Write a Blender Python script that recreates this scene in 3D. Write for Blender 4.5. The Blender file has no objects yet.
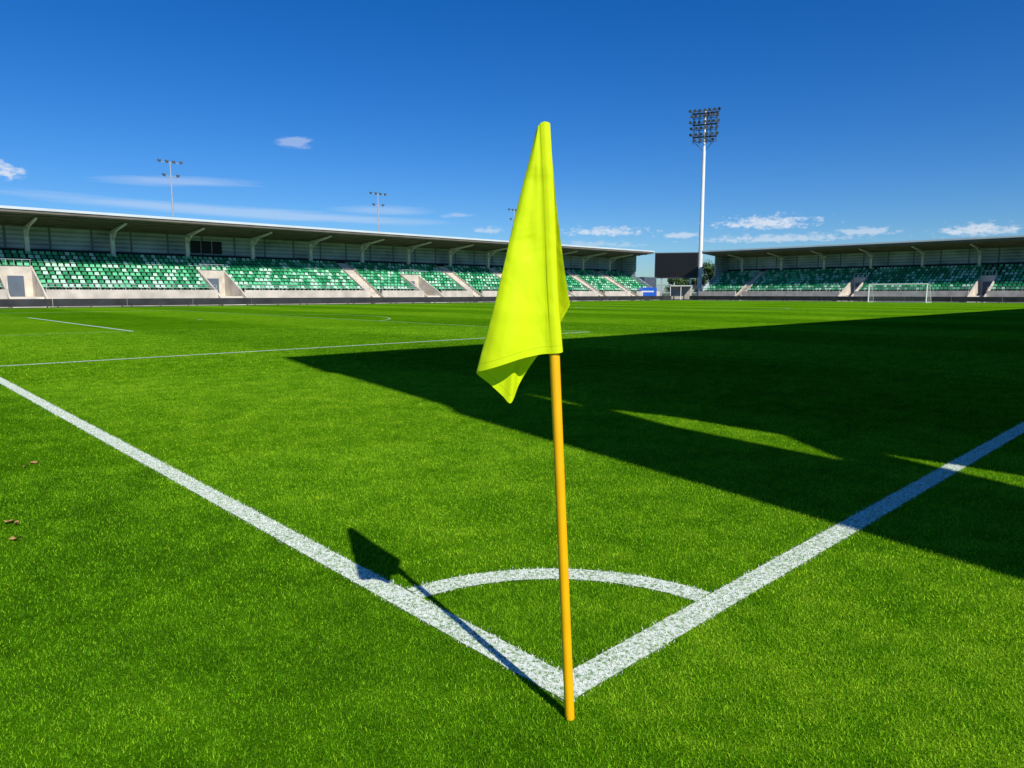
import bpy, bmesh, math, random
import numpy as np
from mathutils import Vector, Matrix
from mathutils.geometry import tessellate_polygon
random.seed(4); rng=np.random.default_rng(7)
scene=bpy.context.scene
COL=scene.collection
scene.view_settings.view_transform='Standard'
scene.view_settings.look='None'
scene.view_settings.exposure=0

# ------------------------------------------------------------ materials
def nt(m):
    m.use_nodes=True
    return m.node_tree
def new_mat(name,col,rough=0.6,var=0.12,scale=3.0,metal=0.0,bump=0.0,spec=0.3,detail=6):
    m=bpy.data.materials.new(name); t=nt(m); N=t.nodes; L=t.links
    p=N['Principled BSDF']
    p.inputs['Roughness'].default_value=rough
    p.inputs['Metallic'].default_value=metal
    p.inputs['Specular IOR Level'].default_value=spec
    g=N.new('ShaderNodeNewGeometry')
    n=N.new('ShaderNodeTexNoise'); n.inputs['Scale'].default_value=scale; n.inputs['Detail'].default_value=detail
    L.new(g.outputs['Position'],n.inputs['Vector'])
    r=N.new('ShaderNodeValToRGB')
    a=[max(0,c*(1-var)) for c in col]; b=[min(1,c*(1+var)) for c in col]
    r.color_ramp.elements[0].position=.3; r.color_ramp.elements[1].position=.7
    r.color_ramp.elements[0].color=(*a,1); r.color_ramp.elements[1].color=(*b,1)
    L.new(n.outputs['Fac'],r.inputs['Fac']); L.new(r.outputs['Color'],p.inputs['Base Color'])
    if bump>0:
        bb=N.new('ShaderNodeBump'); bb.inputs['Strength'].default_value=bump
        L.new(n.outputs['Fac'],bb.inputs['Height']); L.new(bb.outputs['Normal'],p.inputs['Normal'])
    return m

M={}
M['concrete']=new_mat('concrete',(.44,.40,.33),.85,.18,1.2)
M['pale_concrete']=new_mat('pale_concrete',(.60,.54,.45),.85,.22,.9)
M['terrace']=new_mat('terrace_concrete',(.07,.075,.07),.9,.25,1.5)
M['white_steel']=new_mat('white_steel',(.80,.80,.78),.45,.06,.7)
M['cream_steel']=new_mat('cream_steel',(.80,.77,.66),.5,.06,.7)
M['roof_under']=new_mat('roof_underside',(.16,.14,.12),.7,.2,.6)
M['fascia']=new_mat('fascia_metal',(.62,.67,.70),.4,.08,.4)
M['dark']=new_mat('dark_opening',(.015,.017,.02),.5,.3,2)
M['board']=new_mat('dark_board',(.035,.035,.04),.6,.35,.8)
M['asphalt']=new_mat('asphalt',(.06,.06,.06),.95,.3,2,bump=.2)
M['galv']=new_mat('galvanised_steel',(.5,.52,.54),.4,.1,3,metal=.3)
M['darksteel']=new_mat('dark_steel',(.09,.09,.10),.5,.2,2)
M['lamp']=new_mat('lamp_housing',(.10,.11,.12),.4,.2,3)
M['seat_green']=new_mat('seat_green',(.018,.27,.10),.45,.15,2)
M['seat_mint']=new_mat('seat_mint',(.12,.54,.26),.45,.12,2)
M['seat_white']=new_mat('seat_white',(.46,.74,.53),.45,.08,2)
M['screen']=new_mat('screen_black',(.012,.012,.014),.35,.2,3)
M['blue']=new_mat('banner_blue',(.02,.13,.60),.5,.1,2)
M['bark']=new_mat('bark',(.10,.07,.045),.9,.3,3,bump=.4)
M['container']=new_mat('container_paint',(.10,.13,.17),.55,.15,1)
M['net']=new_mat('net_cord',(.75,.75,.75),.7,.05,5)
M['dry_leaf']=new_mat('dry_leaf',(.42,.24,.09),.8,.35,60)
M['pole']=new_mat('pole_yellow',(.95,.47,.003),.38,.05,14,spec=.5)
M['brickb']=new_mat('facade_render',(.35,.35,.36),.8,.12,.7)

def wall_mat():
    m=bpy.data.materials.new('louvre_wall'); t=nt(m); N=t.nodes; L=t.links
    p=N['Principled BSDF']; p.inputs['Roughness'].default_value=.6
    g=N.new('ShaderNodeNewGeometry'); s=N.new('ShaderNodeSeparateXYZ'); L.new(g.outputs['Position'],s.inputs[0])
    w=N.new('ShaderNodeMath'); w.operation='MULTIPLY'; w.inputs[1].default_value=2*math.pi/0.46; L.new(s.outputs['Z'],w.inputs[0])
    sn=N.new('ShaderNodeMath'); sn.operation='SINE'; L.new(w.outputs[0],sn.inputs[0])
    n=N.new('ShaderNodeTexNoise'); n.inputs['Scale'].default_value=.35; L.new(g.outputs['Position'],n.inputs['Vector'])
    ma=N.new('ShaderNodeMath'); ma.operation='MULTIPLY_ADD'; ma.inputs[1].default_value=.16; L.new(sn.outputs[0],ma.inputs[0]); L.new(n.outputs['Fac'],ma.inputs[2])
    ad=N.new('ShaderNodeMath'); ad.operation='ADD'; L.new(s.outputs['X'],ad.inputs[0]); L.new(s.outputs['Y'],ad.inputs[1])
    md=N.new('ShaderNodeMath'); md.operation='PINGPONG'; md.inputs[1].default_value=1.95; L.new(ad.outputs[0],md.inputs[0])
    lt=N.new('ShaderNodeMath'); lt.operation='LESS_THAN'; lt.inputs[1].default_value=.12; L.new(md.outputs[0],lt.inputs[0])
    m2=N.new('ShaderNodeMath'); m2.operation='MULTIPLY_ADD'; m2.inputs[1].default_value=-.5; L.new(lt.outputs[0],m2.inputs[0]); L.new(ma.outputs[0],m2.inputs[2])
    r=N.new('ShaderNodeValToRGB'); r.color_ramp.elements[0].position=.15; r.color_ramp.elements[1].position=.75
    r.color_ramp.elements[0].color=(.16,.21,.25,1); r.color_ramp.elements[1].color=(.60,.68,.72,1)
    L.new(m2.outputs[0],r.inputs['Fac']); L.new(r.outputs['Color'],p.inputs['Base Color'])
    return m
M['louvre']=wall_mat()

def grass_ramp(N,fac_socket,L,gain=1.0):
    r=N.new('ShaderNodeValToRGB'); cr=r.color_ramp
    cr.elements[0].position=.0; cr.elements[0].color=(.016*gain,.065*gain,.002*gain,1)
    cr.elements[1].position=1.; cr.elements[1].color=(.37*gain,.60*gain,.02*gain,1)
    e=cr.elements.new(.5); e.color=(.112*gain,.310*gain,.004*gain,1)
    L.new(fac_socket,r.inputs['Fac']); return r
def stripes(N,L,g):
    s=N.new('ShaderNodeSeparateXYZ'); L.new(g.outputs['Position'],s.inputs[0])
    w=N.new('ShaderNodeMath'); w.operation='MULTIPLY'; w.inputs[1].default_value=2*math.pi/11.0; L.new(s.outputs['X'],w.inputs[0])
    sn=N.new('ShaderNodeMath'); sn.operation='SINE'; L.new(w.outputs[0],sn.inputs[0])
    m3=N.new('ShaderNodeMath'); m3.operation='MULTIPLY'; m3.inputs[1].default_value=3.0; L.new(sn.outputs[0],m3.inputs[0])
    cl=N.new('ShaderNodeClamp'); cl.inputs['Min'].default_value=-1; cl.inputs['Max'].default_value=1; L.new(m3.outputs[0],cl.inputs['Value'])
    a=N.new('ShaderNodeMath'); a.operation='MULTIPLY'; a.inputs[1].default_value=.085; L.new(cl.outputs[0],a.inputs[0])
    n=N.new('ShaderNodeTexNoise'); n.inputs['Scale'].default_value=2.2; n.inputs['Detail'].default_value=10; n.inputs['Roughness'].default_value=.80
    L.new(g.outputs['Position'],n.inputs['Vector'])
    b=N.new('ShaderNodeMath'); b.operation='MULTIPLY_ADD'; b.inputs[1].default_value=1.25; b.inputs[2].default_value=-.625; L.new(n.outputs['Fac'],b.inputs[0])
    n0=N.new('ShaderNodeTexNoise'); n0.inputs['Scale'].default_value=.16; n0.inputs['Detail'].default_value=3; L.new(g.outputs['Position'],n0.inputs['Vector'])
    b0=N.new('ShaderNodeMath'); b0.operation='MULTIPLY_ADD'; b0.inputs[1].default_value=.4; b0.inputs[2].default_value=-.2; L.new(n0.outputs['Fac'],b0.inputs[0])
    c=N.new('ShaderNodeMath'); c.operation='ADD'; L.new(a.outputs[0],c.inputs[0]); L.new(b.outputs[0],c.inputs[1])
    c2=N.new('ShaderNodeMath'); c2.operation='ADD'; L.new(c.outputs[0],c2.inputs[0]); L.new(b0.outputs[0],c2.inputs[1])
    return c2
def pitch_mat():
    m=bpy.data.materials.new('turf'); t=nt(m); N=t.nodes; L=t.links
    p=N['Principled BSDF']; p.inputs['Roughness'].default_value=1; p.inputs['Specular IOR Level'].default_value=.0
    g=N.new('ShaderNodeNewGeometry')
    st=stripes(N,L,g)
    n1=N.new('ShaderNodeTexNoise'); n1.inputs['Scale'].default_value=9; n1.inputs['Detail'].default_value=8; n1.inputs['Roughness'].default_value=.75
    L.new(g.outputs['Position'],n1.inputs['Vector'])
    n2=N.new('ShaderNodeTexNoise'); n2.inputs['Scale'].default_value=90; n2.inputs['Detail'].default_value=4; n2.inputs['Roughness'].default_value=.7
    L.new(g.outputs['Position'],n2.inputs['Vector'])
    a=N.new('ShaderNodeMath'); a.operation='MULTIPLY_ADD'; a.inputs[1].default_value=.45; L.new(n1.outputs['Fac'],a.inputs[0]); L.new(st.outputs[0],a.inputs[2])
    b=N.new('ShaderNodeMath'); b.operation='MULTIPLY_ADD'; b.inputs[1].default_value=.5; L.new(n2.outputs['Fac'],b.inputs[0]); L.new(a.outputs[0],b.inputs[2])
    r=grass_ramp(N,b.outputs[0],L,.86)
    L.new(r.outputs['Color'],p.inputs['Base Color'])
    bb=N.new('ShaderNodeBump'); bb.inputs['Strength'].default_value=.9; bb.inputs['Distance'].default_value=.03
    L.new(n2.outputs['Fac'],bb.inputs['Height']); L.new(bb.outputs['Normal'],p.inputs['Normal'])
    return m
def blade_mat(name,white=False):
    m=bpy.data.materials.new(name); t=nt(m); N=t.nodes; L=t.links
    p=N['Principled BSDF']; p.inputs['Roughness'].default_value=.6; p.inputs['Specular IOR Level'].default_value=.08
    at=N.new('ShaderNodeAttribute'); at.attribute_name='tone'
    g=N.new('ShaderNodeNewGeometry')
    if white:
        # paint coverage varies in patches along the line
        n=N.new('ShaderNodeTexNoise'); n.inputs['Scale'].default_value=26; n.inputs['Detail'].default_value=4; n.inputs['Roughness'].default_value=.7; L.new(g.outputs['Position'],n.inputs['Vector'])
        q=N.new('ShaderNodeMath'); q.operation='MULTIPLY_ADD'; q.inputs[1].default_value=1.5; q.inputs[2].default_value=-.75; L.new(n.outputs['Fac'],q.inputs[0])
        a=N.new('ShaderNodeMath'); a.operation='ADD'; L.new(at.outputs['Fac'],a.inputs[0]); L.new(q.outputs[0],a.inputs[1])
        r=N.new('ShaderNodeValToRGB'); cr=r.color_ramp
        cr.elements[0].position=.08; cr.elements[0].color=(.08,.22,.01,1)
        cr.elements[1].position=.42; cr.elements[1].color=(.88,.90,.84,1)
        e=cr.elements.new(.25); e.color=(.36,.48,.22,1)
        L.new(a.outputs[0],r.inputs['Fac']); col=r.outputs['Color']
    else:
        st=stripes(N,L,g)
        a=N.new('ShaderNodeMath'); a.operation='ADD'; L.new(at.outputs['Fac'],a.inputs[0]); L.new(st.outputs[0],a.inputs[1])
        r=grass_ramp(N,a.outputs[0],L,1.20); col=r.outputs['Color']
    L.new(col,p.inputs['Base Color'])
    tr=N.new('ShaderNodeBsdfTranslucent'); L.new(col,tr.inputs['Color'])
    mx=N.new('ShaderNodeMixShader'); mx.inputs[0].default_value=.22
    L.new(p.outputs[0],mx.inputs[1]); L.new(tr.outputs[0],mx.inputs[2])
    L.new(mx.outputs[0],N['Material Output'].inputs['Surface'])
    return m
def line_mat(name,white,lo,hi):
    m=bpy.data.materials.new(name); t=nt(m); N=t.nodes; L=t.links
    p=N['Principled BSDF']; p.inputs['Roughness'].default_value=.9; p.inputs['Specular IOR Level'].default_value=.05
    g=N.new('ShaderNodeNewGeometry')
    n=N.new('ShaderNodeTexNoise'); n.inputs['Scale'].default_value=60; n.inputs['Detail'].default_value=6; n.inputs['Roughness'].default_value=.8
    L.new(g.outputs['Position'],n.inputs['Vector'])
    r=N.new('ShaderNodeValToRGB'); cr=r.color_ramp
    cr.elements[0].position=lo; cr.elements[0].color=(.08,.22,.01,1)
    cr.elements[1].position=hi; cr.elements[1].color=(*white,1)
    L.new(n.outputs['Fac'],r.inputs['Fac']); L.new(r.outputs['Color'],p.inputs['Base Color'])
    return m
M['turf']=pitch_mat(); M['blade']=blade_mat('grass_blade'); M['wblade']=blade_mat('painted_blade',True)
M['line']=line_mat('line_paint',(.78,.82,.74),.40,.54); M['worn']=line_mat('worn_line_paint',(.42,.55,.28),.36,.60)

# ------------------------------------------------------------ mesh helpers
def obj_from(name,verts,faces,mat,parent=None,smooth=False,loc=None):
    o0=Vector(parent['_w']) if parent is not None else Vector(loc if loc is not None else (0,0,0))
    me=bpy.data.meshes.new(name)
    me.from_pydata([tuple(Vector(v)-o0) for v in verts],[],faces)
    bm=bmesh.new(); bm.from_mesh(me); bmesh.ops.recalc_face_normals(bm,faces=bm.faces); bm.to_mesh(me); bm.free()
    if smooth:
        for p in me.polygons: p.use_smooth=True
    mats=mat if isinstance(mat,(list,tuple)) else [mat]
    for q in mats: me.materials.append(q)
    o=bpy.data.objects.new(name,me); COL.objects.link(o)
    if parent is not None: o.parent=parent; o['_w']=tuple(o0)
    else: o.location=o0; o['_w']=tuple(o0)
    return o
def empty(name,loc,label,cat,group=None):
    e=bpy.data.objects.new(name,None); e.empty_display_size=.5; COL.objects.link(e)
    e.location=loc; e['_w']=tuple(loc); e['label']=label; e['category']=cat
    if group: e['group']=group
    return e
def tag(o,label=None,cat=None,group=None,kind=None):
    if label:o['label']=label
    if cat:o['category']=cat
    if group:o['group']=group
    if kind:o['kind']=kind
    return o
class Geo:
    def __init__(s): s.v=[]; s.f=[]
    def box(s,x0,x1,y0,y1,z0,z1,T=None):
        b=len(s.v)
        P=[(x0,y0,z0),(x1,y0,z0),(x1,y1,z0),(x0,y1,z0),(x0,y0,z1),(x1,y0,z1),(x1,y1,z1),(x0,y1,z1)]
        s.v+= [T(*p) for p in P] if T else P
        s.f+=[(b,b+3,b+2,b+1),(b+4,b+5,b+6,b+7),(b,b+1,b+5,b+4),(b+1,b+2,b+6,b+5),(b+2,b+3,b+7,b+6),(b+3,b,b+4,b+7)]
        return s
    def prism(s,prof,a,b_,T):
        n=len(prof); b=len(s.v)
        s.v+=[T(a,d,z) for d,z in prof]+[T(b_,d,z) for d,z in prof]
        s.f.append(tuple(range(b,b+n))); s.f.append(tuple(range(b+2*n-1,b+n-1,-1)))
        for i in range(n):
            j=(i+1)%n; s.f.append((b+i,b+j,b+n+j,b+n+i))
        return s
    def tube(s,p,q,r0,r1=None,n=10,cap=True):
        r1=r0 if r1 is None else r1
        p=Vector(p);q=Vector(q);d=(q-p).normalized()
        u=d.orthogonal().normalized(); w=d.cross(u); b=len(s.v)
        for c,r in((p,r0),(q,r1)):
            for i in range(n):
                a=2*math.pi*i/n; s.v.append(tuple(c+u*(math.cos(a)*r)+w*(math.sin(a)*r)))
        for i in range(n):
            j=(i+1)%n; s.f.append((b+i,b+j,b+n+j,b+n+i))
        if cap: s.f.append(tuple(range(b,b+n))[::-1]); s.f.append(tuple(range(b+n,b+2*n)))
        return s
    def make(s,name,mat,parent=None,smooth=False,loc=None): return obj_from(name,s.v,s.f,mat,parent,smooth,loc)

# ------------------------------------------------------------ camera
CAM=Vector((-1.624,-1.449,1.30)); HEAD=46.5; PITCH=7.375
cd=bpy.data.cameras.new('camera'); cam=bpy.data.objects.new('camera',cd); COL.objects.link(cam)
cam.location=CAM; cam.rotation_euler=(math.radians(90-PITCH),0,math.radians(HEAD-90))
cd.sensor_width=36; cd.lens=24.71; cd.clip_end=8000; cd.clip_start=.05
scene.camera=cam

# ------------------------------------------------------------ ground, pitch, lines
g=Geo(); S=3500
g.v=[(-S,-S,0),(S,-S,0),(S,S,0),(-S,S,0)]; g.f=[(0,1,2,3)]
M['ground']=new_mat('dry_ground',(.10,.12,.06),.95,.3,.3)
tag(g.make('ground',M['ground']),kind='structure')
g=Geo(); g.v=[(-9,-13.2,.004),(130,-13.2,.004),(130,90,.004),(-9,90,.004)]; g.f=[(0,1,2,3)]
tag(g.make('apron',M['asphalt']),kind='structure')
g=Geo(); g.v=[(-8,-5.5,.008),(110.5,-5.5,.008),(110.5,71.9,.008),(-8,71.9,.008)]; g.f=[(0,1,2,3)]
tag(g.make('pitch_turf',M['turf']),kind='structure')

HW=.06; ZL=.012
rects=[]; arcs=[]
W,Lp=68.0,105.0
rects.append(('goal_line',-HW,HW,-HW,W+HW))
rects.append(('touchline',HW,Lp-HW,-HW,HW))
rects.append(('touchline',HW,Lp-HW,W-HW,W+HW))
rects.append(('goal_line',Lp-HW,Lp+HW,-HW,W+HW))
rects.append(('halfway_line',52.5-HW,52.5+HW,HW,W-HW))
for sgn,x0 in((1,0),(-1,Lp)):
    for dep,ya in((16.5,13.84),(5.5,24.84)):
        a=x0+sgn*HW; b=x0+sgn*(dep-HW)
        nm='penalty_area_line' if dep>10 else 'goal_area_line'
        rects.append((nm,min(a,b),max(a,b),ya-HW,ya+HW))
        rects.append((nm,min(a,b),max(a,b),W-ya-HW,W-ya+HW))
        rects.append((nm,x0+sgn*dep-HW,x0+sgn*dep+HW,ya-HW,W-ya+HW))
    rects.append(('penalty_mark',x0+sgn*11-.11,x0+sgn*11+.11,33.89,34.11))
RA=.945
arcs.append(('corner_arc',0,0,RA,math.asin(HW/(RA-HW)),math.pi/2-math.asin(HW/(RA-HW))))
ph=math.acos(5.5/9.15)
arcs.append(('penalty_arc',11,34,9.15,-ph+.01,ph-.01))
arcs.append(('penalty_arc',94,34,9.15,math.pi-ph+.01,math.pi+ph-.01))
arcs.append(('centre_circle',52.5,34,9.15,0,2*math.pi))

def build_blades(P,length,width,tone,two=True,minz=.005):
    n=len(P)
    yaw=rng.uniform(0,2*np.pi,n); lean=rng.uniform(0,2*np.pi,n)
    tilt=np.clip(rng.normal(.6,.32,n),.05,1.3)
    L=length*rng.uniform(.6,1.25,n); Wd=width*rng.uniform(.7,1.3,n)
    wx=np.cos(yaw)*Wd/2; wy=np.sin(yaw)*Wd/2
    lx=np.cos(lean); ly=np.sin(lean)
    base=np.stack([P[:,0],P[:,1],np.full(n,minz)],1)
    mid=base+np.stack([lx*np.sin(tilt*.6)*L*.5,ly*np.sin(tilt*.6)*L*.5,np.cos(tilt*.6)*L*.5],1)
    tip=mid+np.stack([lx*np.sin(tilt*1.4)*L*.5,ly*np.sin(tilt*1.4)*L*.5,np.abs(np.cos(tilt*1.4))*L*.5],1)
    wv=np.stack([wx,wy,np.zeros(n)],1)
    if two:
        V=np.stack([base-wv,base+wv,mid+wv*.85,mid-wv*.85,tip],1).reshape(-1,3); k=5
        idx=np.arange(n)[:,None]*5
        loops=np.concatenate([idx+np.array([0,1,2,3]),idx+np.array([3,2,4])],1).ravel()
        starts=(np.arange(n)[:,None]*7+np.array([0,4])).ravel()
    else:
        V=np.stack([base-wv,base+wv,tip],1).reshape(-1,3); k=3
        loops=np.arange(n*3); starts=np.arange(n)*3
    return V,loops,starts,np.repeat(tone,k)
def mesh_from_arrays(name,sets,mat):
    Vs=[];Ls=[];Ss=[];Ts=[];vo=0;lo=0
    for V,l,s,T in sets:
        Vs.append(V);Ls.append(l+vo);Ss.append(s+lo);Ts.append(T);vo+=len(V);lo+=len(l)
    V=np.concatenate(Vs);l=np.concatenate(Ls);s=np.concatenate(Ss);T=np.concatenate(Ts)
    me=bpy.data.meshes.new(name)
    me.vertices.add(len(V)); me.vertices.foreach_set('co',V.astype(np.float32).ravel())
    me.loops.add(len(l)); me.loops.foreach_set('vertex_index',l.astype(np.int32))
    me.polygons.add(len(s)); me.polygons.foreach_set('loop_start',s.astype(np.int32))
    me.update(calc_edges=True)
    a=me.attributes.new('tone','FLOAT','POINT'); a.data.foreach_set('value',T.astype(np.float32))
    me.materials.append(mat)
    me.update()
    o=bpy.data.objects.new(name,me); COL.objects.link(o); return o
def in_lines(P):
    m=np.zeros(len(P),bool)
    for _,x0,x1,y0,y1 in rects: m|=(P[:,0]>x0)&(P[:,0]<x1)&(P[:,1]>y0)&(P[:,1]<y1)
    for _,cx,cy,r,a0,a1 in arcs[:2]:
        d=np.hypot(P[:,0]-cx,P[:,1]-cy); an=np.arctan2(P[:,1]-cy,P[:,0]-cx)
        m|=(np.abs(d-r)<HW)&(an>a0)&(an<a1)
    return m
rings=[(.8,3.0,32000,.0165,.0022,60,True),(3.0,6,15000,.018,.0030,50,True),(6,12,4800,.020,.0050,46,False),(12,28,800,.023,.010,44,False)]
sets=[]
for r0,r1,dens,L0,w0,half,two in rings:
    h=math.radians(half); area=h*(r1*r1-r0*r0); n=int(area*dens)
    rr=np.sqrt(rng.uniform(r0*r0,r1*r1,n)); an=math.radians(HEAD)+rng.uniform(-h,h,n)
    P=np.stack([CAM.x+rr*np.cos(an),CAM.y+rr*np.sin(an)],1)
    il=in_lines(P); keep=(~il)|(rng.random(n)<.15); keep&=(P[:,1]>-5.4)&(P[:,0]>-7.9)
    P=P[keep]; tone=np.clip(rng.normal(.5,.22,len(P)),0,1)
    sets.append(build_blades(P,L0,w0,tone,two=two))
o=mesh_from_arrays('grass_blades',sets,M['blade']); tag(o,kind='stuff',label='short mown grass blades covering the pitch',cat='grass')

def ring_pts(cx,cy,r,a0,a1,n):
    v=[];f=[]
    for i in range(n+1):
        a=a0+(a1-a0)*i/n
        v.append((cx+(r-HW)*math.cos(a),cy+(r-HW)*math.sin(a),ZL)); v.append((cx+(r+HW)*math.cos(a),cy+(r+HW)*math.sin(a),ZL))
        if i<n: f.append((2*i,2*i+1,2*i+3,2*i+2))
    return v,f
def line_obj(name,v,f,blP,worn=False):
    V=np.array(v,float)
    if len(blP):
        tone=np.clip(rng.normal(.56,.22,len(blP)),0,1)
        bv,bl,bs,bt=build_blades(blP,.017,.0030,tone,two=True)
    sheet_l=np.array([i for q in f for i in q]); sheet_s=np.array([4*i for i in range(len(f))])
    st=(V,sheet_l,sheet_s,np.ones(len(V)))
    o=mesh_from_arrays(name,[st]+([(bv,bl,bs,bt)] if len(blP) else []),M['worn'] if worn else M['line'])
    o.data.materials.append(M['wblade'])
    if len(blP):
        mi=np.zeros(len(o.data.polygons),np.int32); mi[len(f):]=1
        o.data.polygons.foreach_set('material_index',mi)
    tag(o,kind='structure'); return o
for nm,x0,x1,y0,y1 in rects:
    near=[]
    X0,X1=max(x0,-.2),min(x1,11); Y0,Y1=max(y0,-.2),min(y1,13)
    if X1>X0 and Y1>Y0:
        n=int((X1-X0)*(Y1-Y0)*18000)
        near=np.stack([rng.uniform(X0-.004,X1+.004,n)+rng.normal(0,.006,n),rng.uniform(Y0-.004,Y1+.004,n)+rng.normal(0,.006,n)],1)
    worn=(nm=='penalty_area_line' and x1-x0<1) or (nm=='goal_area_line' and x1-x0>1) or nm=='halfway_line'
    line_obj(nm,[(x0,y0,ZL),(x1,y0,ZL),(x1,y1,ZL),(x0,y1,ZL)],[(0,1,2,3)],near,worn)
for nm,cx,cy,r,a0,a1 in arcs:
    n=48 if nm=='corner_arc' else 96
    v,f=ring_pts(cx,cy,r,a0,a1,n); near=[]
    if nm=='corner_arc':
        k=int(r*(a1-a0)*2*HW*18000); an=rng.uniform(a0,a1,k); rr=r+rng.uniform(-HW-.004,HW+.004,k)+rng.normal(0,.006,k)
        near=np.stack([rr*np.cos(an),rr*np.sin(an)],1)
    line_obj(nm,v,f,near,nm!='corner_arc')

# ------------------------------------------------------------ corner flag
RV=Vector((math.sin(math.radians(HEAD)),-math.cos(math.radians(HEAD)),0))
CV=Vector((-math.cos(math.radians(HEAD)),-math.sin(math.radians(HEAD)),0))
PB=Vector((-.114,-.116,0))
cf=empty('corner_flag',PB,'yellow green flag on leaning yellow pole at pitch corner','corner flag')
slope=-.0496
def fp(x,z,d): return PB+RV*x+CV*d+Vector((0,0,z))
g=Geo(); PR=.0148
n=20; zs=[0.0,.6,1.12,1.16,1.60,1.745,1.757]; rs=[PR,PR,PR,.0125,.0118,.0115,.008]
for z,r in zip(zs,rs):
    for i in range(n):
        a=2*math.pi*i/n; g.v.append(tuple(fp(slope*z+math.cos(a)*r,z,math.sin(a)*r)))
for k in range(len(zs)-1):
    for i in range(n):
        j=(i+1)%n; g.f.append((k*n+i,k*n+j,(k+1)*n+j,(k+1)*n+i))
g.f.append(tuple(range((len(zs)-1)*n,len(zs)*n)))
g.make('pole',M['pole'],cf,smooth=True)
F0=.178
kt=[0,.03,.065,.10,.135,.17,.25,.34,.44,.50,.54,.60,.66,.70,.76,.82,.90,1.0]
bx=[.144,.141,.130,.116,.106,.092,.058,.020,-.040,-.078,-.099,-.062,-.025,-.003,.024,.055,.115,.167]
bz=[1.134,1.133,1.131,1.130,1.129,1.128,1.122,1.113,1.094,1.082,1.074,1.036,1.000,.979,1.035,1.09,1.17,1.266]
bd=[.000,.014,.0205,.0190,.0140,.0110,.0135,.0200,.027,.018,.000,-.022,-.026,-.020,-.045,-.03,-.05,-.028]
tx=[.1055,.1035,.0905,.0785,.076,.075,.074,.073,.071,.070,.067,.072,.076,.080,.085,.09,.098,.105]
tz=[1.756,1.760,1.763,1.760,1.757,1.756,1.755,1.754,1.752,1.750,1.745,1.747,1.75,1.752,1.755,1.757,1.758,1.755]
td=[.002,.012,.018,.0155,.0135,.0130,.0125,.012,.010,.006,.000,-.006,-.010,-.012,-.015,-.017,-.016,-.010]
def smooth_interp(t,k,y):
    k=np.array(k);y=np.array(y);m=np.gradient(y,k)
    i=np.clip(np.searchsorted(k,t)-1,0,len(k)-2); h=k[i+1]-k[i]; s=(t-k[i])/h
    return (2*s**3-3*s**2+1)*y[i]+(s**3-2*s**2+s)*h*m[i]+(-2*s**3+3*s**2)*y[i+1]+(s**3-s**2)*h*m[i+1]
NT,NWd=170,130
ts=np.linspace(0,1,NT); ws=np.linspace(0,1,NWd)
BX,BZ,BD,TX,TZ,TD=[smooth_interp(ts,kt,a) for a in(bx,bz,bd,tx,tz,td)]
v=[];f=[]
for i,t in enumerate(ts):
    for j,w in enumerate(ws):
        x=TX[i]+(BX[i]-TX[i])*w; z=TZ[i]+(BZ[i]-TZ[i])*w; d=TD[i]+(BD[i]-TD[i])*w
        fr=min(1,max(0,(t-.17)/.2))*min(1,max(0,(1.0-t)/.05+.3)); fr=fr*fr*(3-2*fr)
        d+=fr*w*.011*math.sin(5.0*w+8*t)+fr*w*w*.004*math.sin(-7*w+17*t+1.)
        d+=fr*.0012*math.sin(26*w+15*t)*math.sin(3.1*w)
        x+=fr*.003*math.sin(9*w+4*t)*w
        if t<.12: x+=.003*math.sin(7*w)*w
        if t>.86: x-= .006*math.sin(math.pi*min(1,w))*(t-.86)/.14
        v.append(tuple(fp(x-F0,z,d)))
for i in range(NT-1):
    for j in range(NWd-1):
        a=i*NWd+j; f.append((a,a+1,a+NWd+1,a+NWd))
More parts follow.
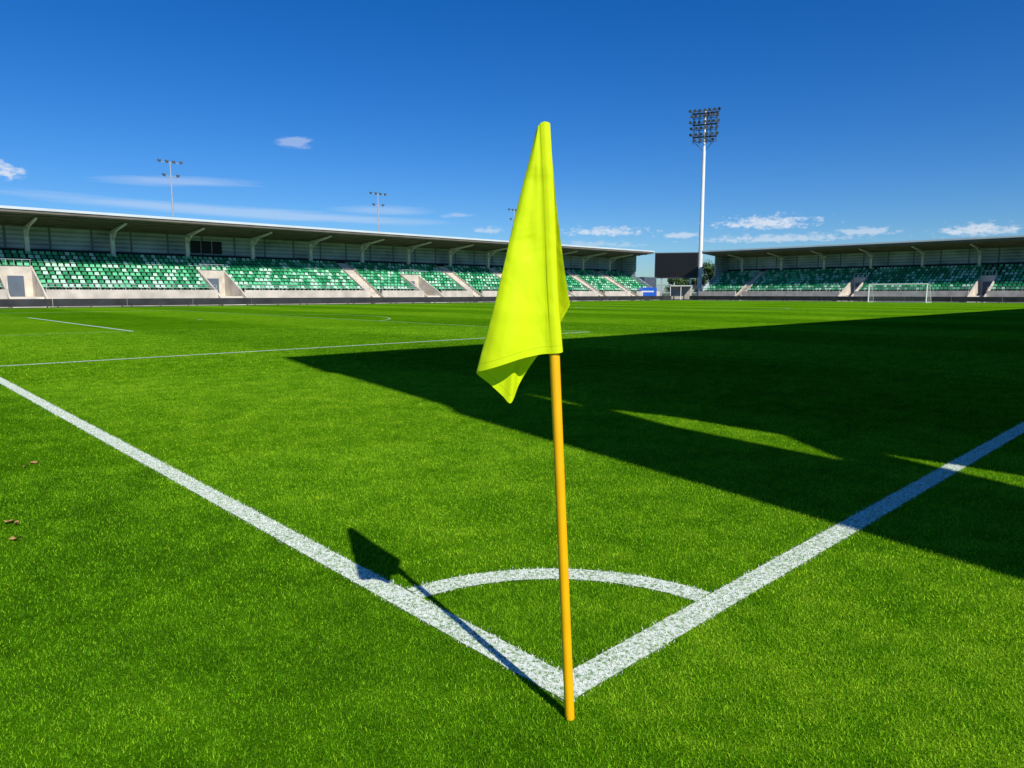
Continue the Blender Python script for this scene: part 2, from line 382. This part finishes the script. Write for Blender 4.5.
def flag_mat():
    m=bpy.data.materials.new('flag_fabric'); t=nt(m); N=t.nodes; L=t.links
    p=N['Principled BSDF']; p.inputs['Roughness'].default_value=.6; p.inputs['Specular IOR Level'].default_value=.2
    uv=N.new('ShaderNodeUVMap'); uv.uv_map='UVMap'
    s=N.new('ShaderNodeSeparateXYZ'); L.new(uv.outputs[0],s.inputs[0])
    def band(sock,c,wd):
        a=N.new('ShaderNodeMath'); a.operation='COMPARE'; a.inputs[1].default_value=c; a.inputs[2].default_value=wd; L.new(sock,a.inputs[0]); return a
    b1=band(s.outputs['X'],.150,.0028); b2=band(s.outputs['Y'],.968,.002)
    mx=N.new('ShaderNodeMath'); mx.operation='MAXIMUM'; L.new(b1.outputs[0],mx.inputs[0]); L.new(b2.outputs[0],mx.inputs[1])
    g=N.new('ShaderNodeNewGeometry'); n=N.new('ShaderNodeTexNoise'); n.inputs['Scale'].default_value=14; n.inputs['Detail'].default_value=3; L.new(g.outputs['Position'],n.inputs['Vector'])
    r=N.new('ShaderNodeValToRGB'); r.color_ramp.elements[0].color=(.72,.90,.004,1); r.color_ramp.elements[1].color=(.78,.95,.006,1); L.new(n.outputs['Fac'],r.inputs['Fac'])
    c=N.new('ShaderNodeMix'); c.data_type='RGBA'; L.new(mx.outputs[0],c.inputs['Factor']); L.new(r.outputs['Color'],c.inputs[6]); c.inputs[7].default_value=(.58,.76,.004,1)
    L.new(c.outputs[2],p.inputs['Base Color'])
    n2=N.new('ShaderNodeTexNoise'); n2.inputs['Scale'].default_value=7; n2.inputs['Detail'].default_value=2; n2.inputs['Distortion'].default_value=.8; L.new(g.outputs['Position'],n2.inputs['Vector'])
    n3=N.new('ShaderNodeTexNoise'); n3.inputs['Scale'].default_value=900; n3.inputs['Detail'].default_value=1; L.new(g.outputs['Position'],n3.inputs['Vector'])
    bb=N.new('ShaderNodeBump'); bb.inputs['Strength'].default_value=.4; bb.inputs['Distance'].default_value=.02; L.new(n2.outputs['Fac'],bb.inputs['Height'])
    b3=N.new('ShaderNodeBump'); b3.inputs['Strength'].default_value=.25; b3.inputs['Distance'].default_value=.001; L.new(n3.outputs['Fac'],b3.inputs['Height']); L.new(bb.outputs['Normal'],b3.inputs['Normal']); L.new(b3.outputs['Normal'],p.inputs['Normal'])
    tr=N.new('ShaderNodeBsdfTranslucent'); L.new(c.outputs[2],tr.inputs['Color'])
    ms=N.new('ShaderNodeMixShader'); ms.inputs[0].default_value=.16; L.new(p.outputs[0],ms.inputs[1]); L.new(tr.outputs[0],ms.inputs[2])
    L.new(ms.outputs[0],N['Material Output'].inputs['Surface'])
    return m
fl=obj_from('flag',v,f,flag_mat(),cf,smooth=True)
uvl=fl.data.uv_layers.new(name='UVMap')
for lp in fl.data.loops:
    vi=lp.vertex_index; uvl.data[lp.index].uv=(ts[vi//NWd],ws[vi%NWd])

# ------------------------------------------------------------ grandstands
NR=9; RD=.80; RH=.42; D0=1.5; Z0=1.5; VR=4
def seat_geo():
    g=Geo()
    g.box(-.21,.21,.05,.45,.34,.39)
    b=len(g.v); P=[(-.21,.42,.36),(.21,.42,.36),(.21,.47,.36),(-.21,.47,.36),(-.19,.50,.66),(.19,.50,.66),(.19,.54,.66),(-.19,.54,.66)]
    g.v+=P; g.f+=[(b,b+3,b+2,b+1),(b+4,b+5,b+6,b+7),(b,b+1,b+5,b+4),(b+1,b+2,b+6,b+5),(b+2,b+3,b+7,b+6),(b+3,b,b+4,b+7)]
    g.box(-.04,.04,.2,.4,0,.34)
    return g
SG=seat_geo()
seat_meshes={}
for k in('seat_green','seat_mint','seat_white'):
    o=SG.make('tmp_'+k,M[k]); seat_meshes[k]=o.data; o.data.name=k; bpy.data.objects.remove(o)

def grandstand(T,rot,base,s0,s1,stairs,voms,label,view_s,winds,SW,VW):
    E=empty('grandstand',base,label,'grandstand')
    seps=sorted([(c,SW,'st') for c in stairs]+[(c,VW,'vo') for c in voms])
    secs=[];cur=s0
    for c,h,k in seps:
        if c-h>cur: secs.append((cur,c-h))
        cur=c+h
    if cur<s1: secs.append((cur,s1))
    def rake(r0):
        prof=[(D0+r0*RD,0)]
        for r in range(r0,NR):
            z=Z0+r*RH; prof+=[(D0+r*RD,z),(D0+(r+1)*RD,z)]
        return prof+[(D0+NR*RD,0)]
    g=Geo()
    for a,b in secs: g.prism(rake(0),a,b,T)
    for c in voms: g.prism(rake(VR+1),c-VW+.001,c+VW-.001,T)
    g.box(s0,s1,D0+NR*RD+.005,11.0,0,Z0+NR*RH,T)
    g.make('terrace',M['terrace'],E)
    for a,b in secs:
        g=Geo(); g.prism([(-.1,0),(-.1,1.62),(.15,1.62),(.15,1.2),(D0-.005,1.2),(D0-.005,0)],a,b,T)
        g.make('front_wall',M['pale_concrete'],E)
        g=Geo(); n=max(2,int((b-a)/2.0))
        for i in range(n+1):
            s=a+.05+(b-a-.1)*i/n; g.box(s-.025,s+.025,.0,.05,1.62,2.15,T)
        for z in(1.88,2.12): g.box(a,b,-.005,.055,z,z+.045,T)
        g.make('railing',M['galv'],E)
    zb=Z0+NR*RH
    g=Geo(); g.box(s0,s1,10.5,10.7,zb,8.3,T); g.make('back_wall',M['louvre'],E)
    g=Geo(); g.box(s0,s1,10.2,10.49,zb,zb+.55,T); g.make('skirting_wall',M['dark'],E)
    for a,b in winds:
        n=int((b-a)/1.1)
        for i in range(n):
            g=Geo(); g.box(a+.15+i*(b-a-.2)/n,a+.0+(i+1)*(b-a-.2)/n,10.40,10.48,zb+.75,zb+2.2,T); g.make('window',M['dark'],E)
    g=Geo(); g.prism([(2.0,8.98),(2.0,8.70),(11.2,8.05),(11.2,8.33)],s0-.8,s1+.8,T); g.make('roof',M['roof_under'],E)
    g=Geo(); g.prism([(1.9,9.20),(1.9,8.96),(1.995,8.96),(1.995,9.20)],s0-.85,s1+.85,T)
    g.prism([(1.995,9.0),(11.3,8.36),(11.3,8.45),(1.995,9.1)],s0-.82,s1+.82,T)
    g.make('fascia',M['fascia'],E)
    g=Geo()
    for d in np.arange(3.2,10.5,1.5):
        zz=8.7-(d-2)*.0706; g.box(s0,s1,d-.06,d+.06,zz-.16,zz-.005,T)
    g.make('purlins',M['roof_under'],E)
    s=s0+((12.6-s0)%7.8)
    while s<s1:
        g=Geo()
        g.box(s-.20,s+.20,8.75,9.15,Z0+NR*RH-.2,7.75,T)
        g.prism([(8.9,7.62),(8.9,8.02),(3.4,8.43),(3.4,8.32)],s-.10,s+.10,T)
        g.prism([(8.76,6.9),(8.76,7.15),(6.9,8.12),(6.6,8.12)],s-.07,s+.07,T)
        g.make('column',M['cream_steel'],E)
        s+=7.8
    for a,b in((s0-.2,s0-.01),(s1+.01,s1+.2)):
        g=Geo(); g.prism([(1.5,0),(1.5,2.2),(5.6,4.6),(5.6,8.42),(10.7,8.06),(10.7,0)],a,b,T); g.make('end_wall',M['louvre'],E)
    for c in stairs:
        g=Geo(); pr=[(-1.0,0)]; n=22; D1=D0+NR*RD
        for i in range(n):
            d=-1.0+(D1+1.0)*i/n; z=zb*(i+1)/n; pr+=[(d,z),(-1.0+(D1+1.0)*(i+1)/n,z)]
        pr+=[(D1,0)]
        g.prism(pr,c-SW+.1,c+SW-.1,T)
        st=g.make('stairway',M['pale_concrete'],E)
        for a in(c-SW+.005,c+SW-.095):
            g=Geo(); g.prism([(-1.1,0),(-1.1,.5),(8.7,zb+.28),(8.7,0)],a,a+.09,T)
            g.make('parapet',M['concrete'],st)
    for c in voms:
        g=Geo(); de=D0+(VR+1)*RD-.01; zt=Z0+(VR+1)*RH
        for a in(c-VW+.01,c+VW-.16): g.prism([(-1.2,0),(-1.2,.6),(.8,1.7),(de,zt+.35),(de,0)],a,a+.15,T)
        g.box(c-VW+.161,c+VW-.161,de-.4,de,0,zt+.25,T)
        g.prism([(-1.2,0),(.4,.95),(de-.41,.95),(de-.41,0)],c-VW+.161,c+VW-.161,T)
        vo=g.make('tunnel_entrance',M['pale_concrete'],E)
        g=Geo(); g.box(c-.65,c+.65,de-.46,de-.405,.955,2.95,T); g.make('doorway',M['container'],vo)
        g=Geo()
        for i in range(5): q=c-VW+.2+i*(2*VW-.4)/4; g.box(q-.02,q+.02,de-.3,de-.26,zt+.255,zt+.9,T)
        g.box(c-VW+.1,c+VW-.1,de-.3,de-.26,zt+.905,zt+.95,T); g.make('railing',M['galv'],vo)
    seats=[]
    ranges=[(a,b,0) for a,b in secs]+[(c-VW,c+VW,VR+1) for c in voms]
    for a,b,r0 in ranges:
        n=int((b-a-.1)/.54)
        for r in range(r0,NR):
            for i in range(n):
                s=a+.05+(b-a-.1)*(i+.5)/n
                u=random.random(); blk=math.sin(s*.9+r*1.7)+math.sin(s*.37-r*.8)
                k='seat_green' if u<.44+.10*blk else ('seat_mint' if u<.74 else 'seat_white')
                seats.append((s,D0+r*RD+.18,Z0+r*RH,k))
    def dist(q):
        p=Vector(T(q[0],q[1],q[2])); return (p-CAM).length+(0 if q[0]*view_s[0]>view_s[1] else 500)
    seats.sort(key=dist)
    o0=Vector(base)
    for s,d,z,k in seats[:100]:
        o=bpy.data.objects.new('seat',seat_meshes[k]); COL.objects.link(o); o.parent=E
        o.location=Vector(T(s,d,z))-o0; o.rotation_euler=(0,0,rot)
    V=[];Fc=[];mi=[]; R=Matrix.Rotation(rot,3,'Z'); sv=[R@Vector(q) for q in SG.v]; keys=['seat_green','seat_mint','seat_white']
    for s,d,z,k in seats[100:]:
        b=len(V); p=Vector(T(s,d,z)); V+=[tuple(q+p) for q in sv]; Fc+=[tuple(b+i for i in ff) for ff in SG.f]; mi+=[keys.index(k)]*len(SG.f)
    o=obj_from('seats',V,Fc,[M[k] for k in keys],E); o['kind']='stuff'
    o.data.polygons.foreach_set('material_index',np.array(mi,np.int32))
    return E
Y0=76.0; X0=115.5
TL=lambda s,d,z:(s,Y0+d,z)
TR=lambda s,d,z:(X0+d,s,z)
grandstand(TL,0,(52,Y0,0),-3,110,[48,65,75,93,102],[2,10.8,29.5,57,84],'long roofed grandstand with green seats along the far touchline',(1,9),[(29.0,33.0)],.9,1.5)
grandstand(TR,-math.pi/2,(X0,32,0),-6,71.0,[62.8,8],[44,26],'roofed grandstand with green seats behind the white goal',(1,22),[],.65,1.1)

# near stand (its shadow falls over the pitch)
E=empty('grandstand',(52,-9,0),'tall roofed main stand beside the near touchline','grandstand')
outer=[(1.17,0),(104,0),(104,16.0),(.27,16.0),(.30,13.6),(.44,13.2),(.62,9.8),(.50,9.4),(.78,6.0)]
h1=[(2.16,8.5),(2.08,7.6),(2.26,6.0),(2.68,6.7),(2.46,7.8)]
h1b=[(1.95,10.0),(1.99,9.2),(2.03,8.75),(2.06,9.2)]
h2=[(2.76,5.9),(2.62,4.9),(2.50,3.2),(3.20,3.2),(3.06,4.7)]
loops=[[Vector((x,0,z)) for x,z in q] for q in(outer,h1,h1b,h2)]
tr=tessellate_polygon([[Vector((p.x,p.z,0)) for p in q] for q in loops])
vv=[p for q in loops for p in q]
vs=[(p.x,-6.0,p.z) for p in vv]
fw=obj_from('front_wall',vs,[tuple(t) for t in tr],M['brickb'],E)
sm=fw.modifiers.new('thickness','SOLIDIFY'); sm.thickness=.04; sm.offset=0
g=Geo(); g.box(.26,104,-12,-5.97,16.02,16.25); g.make('roof',M['roof_under'],E)
g=Geo(); g.box(3.6,104,-12,-11.7,0,9.0); g.make('back_wall',M['brickb'],E)
for s in range(10,104,8):
    g=Geo(); g.box(s-.2,s+.2,-5.92,-5.55,0,15.9); g.make('column',M['cream_steel'],E)

# ------------------------------------------------------------ perimeter boards
g=Geo()
g.box(-2.98,2.98,-.04,.04,.10,.78)
for s in(-2.6,0,2.6): g.box(s-.03,s+.03,.045,.4,0,.06); g.box(s-.03,s+.03,.045,.1,.06,.7)
proto=g.make('perimeter_board',M['board'],loc=(0,0,0))
pm=proto.data; bpy.data.objects.remove(proto)
def board(x,y,rot):
    o=bpy.data.objects.new('perimeter_board',pm); COL.objects.link(o); o.location=(x,y,.01); o.rotation_euler=(0,0,rot)
    tag(o,'low dark board standing along the edge of the grass','perimeter board','boards around the pitch')
for i in range(19): board(-3+6*i,72.0,0)
for i in range(12): board(110.8,3+6*i-2,-math.pi/2)

# ------------------------------------------------------------ goal
GY=33.2
gl=empty('goal',(105,GY,0),'white football goal with net on the goal line','goal')
g=Geo(); a,b=GY-3.72,GY+3.72; r=.085
for y in(a,b): g.tube((105,y,0),(105,y,2.41),r)
g.tube((105,a-.085,2.5),(105,b+.085,2.5),r)
g.make('goal_frame',M['white_steel'],gl)
g=Geo()
for y in(a,b):
    g.tube((105,y,2.5),(106.2,y,2.42),.03); g.tube((106.2,y,2.42),(107.2,y,.03),.03); g.tube((107.2,y,.03),(105,y,.03),.03)
g.tube((107.2,a,.03),(107.2,b,.03),.03)
g.make('net_support',M['white_steel'],gl)
g=Geo(); tn=.005
n=30
for i in range(n+1):
    y=a+(b-a)*i/n; g.tube((105.05,y,2.46),(106.2,y,2.40),tn,n=3,cap=False); g.tube((106.2,y,2.40),(107.2,y,.05),tn,n=3,cap=False)
for i in range(12):
    t=i/11; x=106.2+t*1.0; z=2.4-2.35*t; g.tube((x,a,z),(x,b,z),tn,n=3,cap=False)
for i in range(5): g.tube((105.1+i*.27,a,2.45),(105.1+i*.27,b,2.45),tn,n=3,cap=False)
for y in(a,b):
    for i in range(9):
        z=.2+i*.26; g.tube((105,y,z),(107.1-z*.4,y,z),tn,n=3,cap=False)
    for i in range(7):
        x=105.1+i*.28; zt=2.4 if x<106.2 else 2.4-(x-106.2)*2.35; g.tube((x,y,0.02),(x,y,max(.1,zt)),tn,n=3,cap=False)
g.make('net',M['net'],gl)

# ------------------------------------------------------------ tall floodlight
fx,fy=122.0,74.9
fm=empty('floodlight_mast',(fx,fy,0),'tall white floodlight mast with rows of lamps','floodlight')
g=Geo(); g.tube((fx,fy,0),(fx,fy,29.5),.46,.29,18); g.tube((fx,fy,29.5),(fx,fy,36.0),.25,.2,14); g.tube((fx,fy,0),(fx,fy,.6),.9,.9,18)
g.make('mast',M['white_steel'],fm)
hd=math.radians(HEAD+180-14.9-8); A=Vector((-math.sin(hd),math.cos(hd),0)); B=Vector((math.cos(hd),math.sin(hd),0))
g=Geo(); C0=Vector((fx,fy,0))
rows=[35.8,34.75,33.7,32.55,31.4,30.3]
hws=[2.9,2.55,2.75,2.5,2.6,1.9]
for i,z in enumerate(rows):
    hw=hws[i]
    p=C0+B*.7+Vector((0,0,z)); g.tube(p-A*hw,p+A*hw,.06,n=6); p2=C0-B*.6+Vector((0,0,z)); g.tube(p2-A*hw*.9,p2+A*hw*.9,.05,n=6)
    for s in(-hw*.9,-hw*.45,0,hw*.45,hw*.9): g.tube(C0+A*s+B*.7+Vector((0,0,z)),C0+A*s-B*.6+Vector((0,0,z)),.05,n=6)
    if i%2==0:
        def TW(a_,b_,z_): return tuple(C0+A*a_+B*b_+Vector((0,0,z_)))
        g.box(-hw*.85,hw*.85,-.55,.55,z-.30,z-.24,TW)
for s in(-2.1,-1.05,0.35,1.05,2.1):
    for d in(.7,-.6): g.tube(C0+A*s+B*d+Vector((0,0,30.0)),C0+A*s+B*d+Vector((0,0,35.9)),.055,n=6)
for s in(-1.7,1.7): g.tube(C0+Vector((0,0,28.4)),C0+A*s+B*.7+Vector((0,0,30.0)),.06,n=6)
g.make('lamp_rack',M['darksteel'],fm)
def lampmesh():
    g=Geo(); g.tube((0,0,0),(0,-.24,-.05),.14,.30,12); g.tube((0,-.245,-.05),(0,-.27,-.055),.29,.29,12); g.tube((0,0,0),(0,.16,.02),.14,.08,10)
    o=g.make('lampm',M['lamp']); me=o.data; bpy.data.objects.remove(o); return me
LM=lampmesh(); lr=hd+math.pi/2
for i,z in enumerate(rows):
    nl=[7,7,7,6,6,4][i]; hw=hws[i]-.15
    for k in range(nl):
        s=-hw+2*hw*k/(nl-1); p=A*s+B*.85+Vector((0,0,z+.18))
        o=bpy.data.objects.new('lamp',LM); COL.objects.link(o); o.parent=fm; o.location=p; o.rotation_euler=(math.radians(12),0,lr+random.uniform(-.35,.35))

def small_light(x,y,H,label):
    e=empty('floodlight_mast',(x,y,0),label,'floodlight','slim floodlight masts behind the stand')
    g=Geo(); g.tube((x,y,0),(x,y,H),.17,.09,10); g.make('mast',M['galv'],e)
    for z,hw,ss in((H-.1,1.8,(-1.7,-.55,.55,1.7)),(H-2.3,1.2,(-1.1,1.1))):
        g=Geo(); g.tube((x-hw,y,z),(x+hw,y,z),.05,n=6); g.make('crossbar',M['galv'],e)
        for s in ss:
            g=Geo(); cx_,cz=x+s,z+.2
            g.box(cx_-.24,cx_+.24,y-.28,y+.02,cz-.12,cz+.16); g.tube((cx_,y-.1,cz-.121),(cx_,y-.05,cz-.2),.04,n=5)
            g.make('lamp',M['lamp'],e)
for x,y,H in((39.6,123.5,22.6),(79.4,123.5,21.2),(117.6,123.5,21.0)): small_light(x,y,H,'slim grey floodlight mast with two rows of lamps')

# ------------------------------------------------------------ scoreboard
sx,sy=118.4,78.0
sb=empty('scoreboard',(sx,sy,0),'large black scoreboard screen on steel legs','scoreboard')
hd2=math.radians(HEAD+180-13); A2=Vector((-math.sin(hd2),math.cos(hd2),0)); B2=Vector((math.cos(hd2),math.sin(hd2),0))
def TS(a,b,z): return tuple(Vector((sx,sy,0))+A2*a-B2*b+Vector((0,0,z)))
g=Geo(); g.box(-4.2,4.2,0,.5,4.2,9.2,TS); g.make('frame',M['darksteel'],sb)
g=Geo(); g.box(-4.05,4.05,-.04,-.005,4.35,9.05,TS); g.make('screen',M['screen'],sb)
for a in(-2.8,2.8):
    g=Geo(); g.box(a-.18,a+.18,.1,.4,0,4.19,TS); g.make('leg',M['galv'],sb)
cx,cy=113.6,84.0
co=empty('container',(cx,cy,0),'grey blue storage container beside the end of stand','container')
g=Geo(); g.box(cx-1.5,cx+2.5,cy-3,cy+3,.15,4.4)
for i in range(20): yy=cy-3+i*.3+.1; g.box(cx-1.56,cx-1.505,yy,yy+.14,.3,4.2)
for i in range(13): xx=cx-1.4+i*.3; g.box(xx,xx+.14,cy-3.06,cy-3.005,.3,4.2)
g.make('body',M['container'],co)
g=Geo(); g.box(cx-1.4,cx+.2,cy-3.12,cy-3.065,.3,2.6); g.make('door',M['darksteel'],co)
BP=Vector((105.2,75.2,0))
bn=empty('banner',BP,'blue advertising banner with white stripe on posts','banner')
def TB(a,b,z): return tuple(BP+A2*a-B2*b+Vector((0,0,z)))
g=Geo(); g.box(-1.6,1.6,0,.08,.5,2.3,TB); g.make('panel',M['blue'],bn)
g=Geo(); g.box(-1.1,1.1,-.02,-.004,1.45,1.7,TB); g.make('stripe',M['white_steel'],bn)
for a in(-1.45,1.45):
    g=Geo(); g.box(a-.05,a+.05,.09,.17,0,2.3,TB); g.make('post',M['galv'],bn)
sh=empty('shelter',(116.5,73.8,0),'small white framed shelter with dark inside','shelter')
def TH(a,b,z): return tuple(Vector((116.5,75.6,0))+A2*a-B2*b+Vector((0,0,z)))
g=Geo()
for a in(-2.0,-.02,1.9): g.box(a,a+.12,0,.12,0,2.6,TH); g.box(a,a+.12,1.6,1.72,0,2.6,TH)
g.box(-2.1,2.1,-.1,1.8,2.605,2.75,TH); g.make('frame',M['white_steel'],sh)
g=Geo(); g.box(-1.85,1.88,1.5,1.58,.1,2.5,TH); g.make('panel',M['concrete'],sh)
fe=empty('fence',(128,88,0),'dark mesh fence behind the pitch corner','fence')
g=Geo()
for i in range(15):
    p=Vector((112,96,0)).lerp(Vector((140,66,0)),i/14); g.tube(p,p+Vector((0,0,3.0)),.05,n=6)
for z in(.2,1.6,2.95): g.tube((112,96,z),(140,66,z),.035,n=5)
g.make('posts',M['darksteel'],fe)
g=Geo()
for k in range(26): z=.2+k*.108; g.tube((112,96,z),(140,66,z),.012,n=3)
g.make('mesh_panel',M['darksteel'],fe)

# ------------------------------------------------------------ trees
def leaf_mat():
    m=bpy.data.materials.new('leaves'); t=nt(m); N=t.nodes; L=t.links
    p=N['Principled BSDF']; p.inputs['Roughness'].default_value=.6
    g=N.new('ShaderNodeNewGeometry'); n=N.new('ShaderNodeTexNoise'); n.inputs['Scale'].default_value=.8; n.inputs['Detail'].default_value=5
    L.new(g.outputs['Position'],n.inputs['Vector'])
    r=N.new('ShaderNodeValToRGB'); r.color_ramp.elements[0].position=.35; r.color_ramp.elements[1].position=.68
    r.color_ramp.elements[0].color=(.02,.06,.010,1); r.color_ramp.elements[1].color=(.09,.18,.03,1)
    L.new(n.outputs['Fac'],r.inputs['Fac']); L.new(r.outputs['Color'],p.inputs['Base Color']); return m
LF=leaf_mat()
def tree(x,y,H,Wd,seed):
    rd=random.Random(seed)
    e=empty('tree',(x,y,0),'leafy green tree behind the fence','tree','trees behind the stands')
    g=Geo(); g.tube((x,y,0),(x,y,H*.55),.22,.12,8)
    lobes=[]
    for i in range(13):
        a=rd.uniform(0,6.28); h=rd.uniform(.38,.92)*H; rr=Wd*.5*math.sin(math.pi*min(1,(h/H-.22)/.85))*rd.uniform(.3,1)
        c=Vector((x+math.cos(a)*rr,y+math.sin(a)*rr,h)); lobes.append((c,rd.uniform(.12,.2)*H))
        g.tube((x,y,H*rd.uniform(.25,.5)),c,.08,.02,5)
    g.make('trunk',M['bark'],e)
    g=Geo()
    for c,r in lobes:
        for k in range(330):
            d=Vector((rd.gauss(0,1),rd.gauss(0,1),rd.gauss(0,.8))).normalized()*r*rd.uniform(.3,1.05); p=c+d
            u=Vector((rd.gauss(0,1),rd.gauss(0,1),rd.gauss(0,1))).normalized(); w=u.orthogonal().normalized(); s=rd.uniform(.10,.24); b=len(g.v)
            g.v+=[tuple(p-u*s),tuple(p+w*s*.6),tuple(p+u*s),tuple(p-w*s*.6)]; g.f.append((b,b+1,b+2,b+3))
    g.make('crown',LF,e)
for i,(x,y,H,Wd) in enumerate([(133,79.2,8.0,3.2),(137,84,5.0,5),(139,92,5.0,5),(128,98,5,5),(146,92,6,6),(121,104,5,5)]): tree(x,y,H,Wd,i)

# ------------------------------------------------------------ fallen leaves
def leaf(x,y,s,seed):
    rd=random.Random(seed); g=Geo(); a=rd.uniform(0,6.28); n=9
    g.v.append((x,y,.020))
    for i in range(n):
        t=2*math.pi*i/n; r=s*(1 if i%2 else .62)*(1.35 if i in(0,1) else 1)
        g.v.append((x+math.cos(t+a)*r,y+math.sin(t+a)*r*.75,.022+rd.uniform(-.004,.014)))
    for i in range(n): g.f.append((0,1+i,1+(i+1)%n))
    o=g.make('fallen_leaf',M['dry_leaf'],loc=(x,y,0)); tag(o,'small dry brown leaf lying on the grass','leaf','fallen leaves on the grass')
for i,(x,y,s) in enumerate([(-1.04,3.28,.034),(-1.02,3.22,.022),(-1.07,2.92,.030),(-.66,4.85,.036),(-.73,4.75,.025)]): leaf(x,y,s,i)

# ------------------------------------------------------------ sun and sky
SUNH=256.0; SUNE=41.2
sd=bpy.data.lights.new('sun','SUN'); sd.energy=5.0; sd.angle=math.radians(.5); sd.color=(1,.96,.87)
so=bpy.data.objects.new('sun',sd); COL.objects.link(so); so.location=(0,-30,40)
dv=Vector((math.cos(math.radians(SUNE))*math.cos(math.radians(SUNH)),math.cos(math.radians(SUNE))*math.sin(math.radians(SUNH)),math.sin(math.radians(SUNE))))
so.rotation_euler=dv.to_track_quat('Z','Y').to_euler()

w=bpy.data.worlds.new('World'); scene.world=w; w.use_nodes=True; t=w.node_tree; N=t.nodes; L=t.links
bg=N['Background']; bg.inputs['Strength'].default_value=.086
sky=N.new('ShaderNodeTexSky'); sky.sky_type='NISHITA'; sky.sun_disc=False
sky.sun_elevation=math.radians(SUNE); sky.sun_rotation=math.radians((90-SUNH)%360)
sky.air_density=1.0; sky.dust_density=.2; sky.ozone_density=3.0
hs=N.new('ShaderNodeHueSaturation'); hs.inputs['Saturation'].default_value=1.42; hs.inputs['Value'].default_value=1.0; L.new(sky.outputs[0],hs.inputs['Color'])
mu=N.new('ShaderNodeMix'); mu.data_type='RGBA'; mu.blend_type='MULTIPLY'; mu.inputs['Factor'].default_value=1; L.new(hs.outputs[0],mu.inputs[6]); mu.inputs[7].default_value=(.58,.86,1.25,1)
tc=N.new('ShaderNodeTexCoord'); sp=N.new('ShaderNodeSeparateXYZ'); L.new(tc.outputs['Generated'],sp.inputs[0])
def math_(op,a,b=None,c=None,clamp=False):
    n=N.new('ShaderNodeMath'); n.operation=op; n.use_clamp=clamp
    for i,q in enumerate((a,b,c)):
        if q is None: continue
        if isinstance(q,(int,float)): n.inputs[i].default_value=q
        else: L.new(q,n.inputs[i])
    return n.outputs[0]
az=math_('MULTIPLY',math_('ARCTAN2',sp.outputs['Y'],sp.outputs['X']),180/math.pi)
el=math_('MULTIPLY',math_('ARCSINE',sp.outputs['Z']),180/math.pi)
def noise(sa,se,rough):
    cmb=N.new('ShaderNodeCombineXYZ'); L.new(math_('MULTIPLY',az,sa),cmb.inputs[0]); L.new(math_('MULTIPLY',el,se),cmb.inputs[1])
    nz=N.new('ShaderNodeTexNoise'); nz.inputs['Scale'].default_value=1.0; nz.inputs['Detail'].default_value=8; nz.inputs['Roughness'].default_value=rough; L.new(cmb.outputs[0],nz.inputs['Vector'])
    return math_('SUBTRACT',nz.outputs['Fac'],.5)
nw=noise(.45,1.7,.62); npf=noise(1.35,2.6,.62); ns=noise(.12,2.2,.6)
# azimuth, elevation, half width, half height, opacity, type (0 wisp, 1 puffy, 2 long streak), tilt
clouds=[(63.1,11.1,2.0,.5,.34,0,0),(81.6,7.7,1.3,.8,.85,1,0),(71.2,7.9,6.0,.42,.30,2,-.03),(67,5.95,17,.50,.34,2,.035),(39.1,4.75,4.2,.50,.75,1,0),(26.9,5.15,4.2,.70,.85,1,0),(26.0,4.0,7,.5,.55,1,0),
 (13.5,4.1,3.0,.60,.8,1,0),(48.3,4.9,1.6,.35,.5,1,0),(33.2,4.4,1.8,.42,.6,1,0),(50.7,6.1,1.5,.25,.3,0,0),(40.0,3.8,4.2,.38,.35,1,0),(20.2,4.3,2.6,.46,.55,1,0),(56.5,6.4,4.5,.4,.26,2,0),(100,6,8,.8,.5,0,0),(-2,5,6,.7,.6,1,0)]
tot=None
for a0,e0,wa,we,op,pf,tl in clouds:
    dz=math_('SUBTRACT',az,a0); da=math_('DIVIDE',dz,wa); de0=math_('SUBTRACT',el,e0)
    if tl: de0=math_('ADD',de0,math_('MULTIPLY',dz,-tl))
    de=math_('DIVIDE',math_('MAXIMUM',de0,math_('MULTIPLY',de0,-1.7)),we) if pf==1 else math_('DIVIDE',de0,we)
    q=math_('SQRT',math_('ADD',math_('MULTIPLY',da,da),math_('MULTIPLY',de,de)))
    v_=math_('SUBTRACT',.9 if pf==1 else 1.0,q)
    v_=math_('MULTIPLY_ADD',(nw,npf,ns)[pf],(2.6,3.2,1.2)[pf],v_)
    v_=math_('MULTIPLY',v_,1.5,clamp=True)
    v_=math_('MULTIPLY',v_ if pf else math_('MULTIPLY',v_,v_),op)
    tot=v_ if tot is None else math_('MAXIMUM',tot,v_)
mx=N.new('ShaderNodeMix'); mx.data_type='RGBA'; L.new(tot,mx.inputs['Factor']); L.new(mu.outputs[2],mx.inputs[6]); mx.inputs[7].default_value=(8.4,9.2,10.4,1)
L.new(mx.outputs[2],bg.inputs['Color'])
for o in list(bpy.data.objects):
    if '_w' in o: del o['_w']
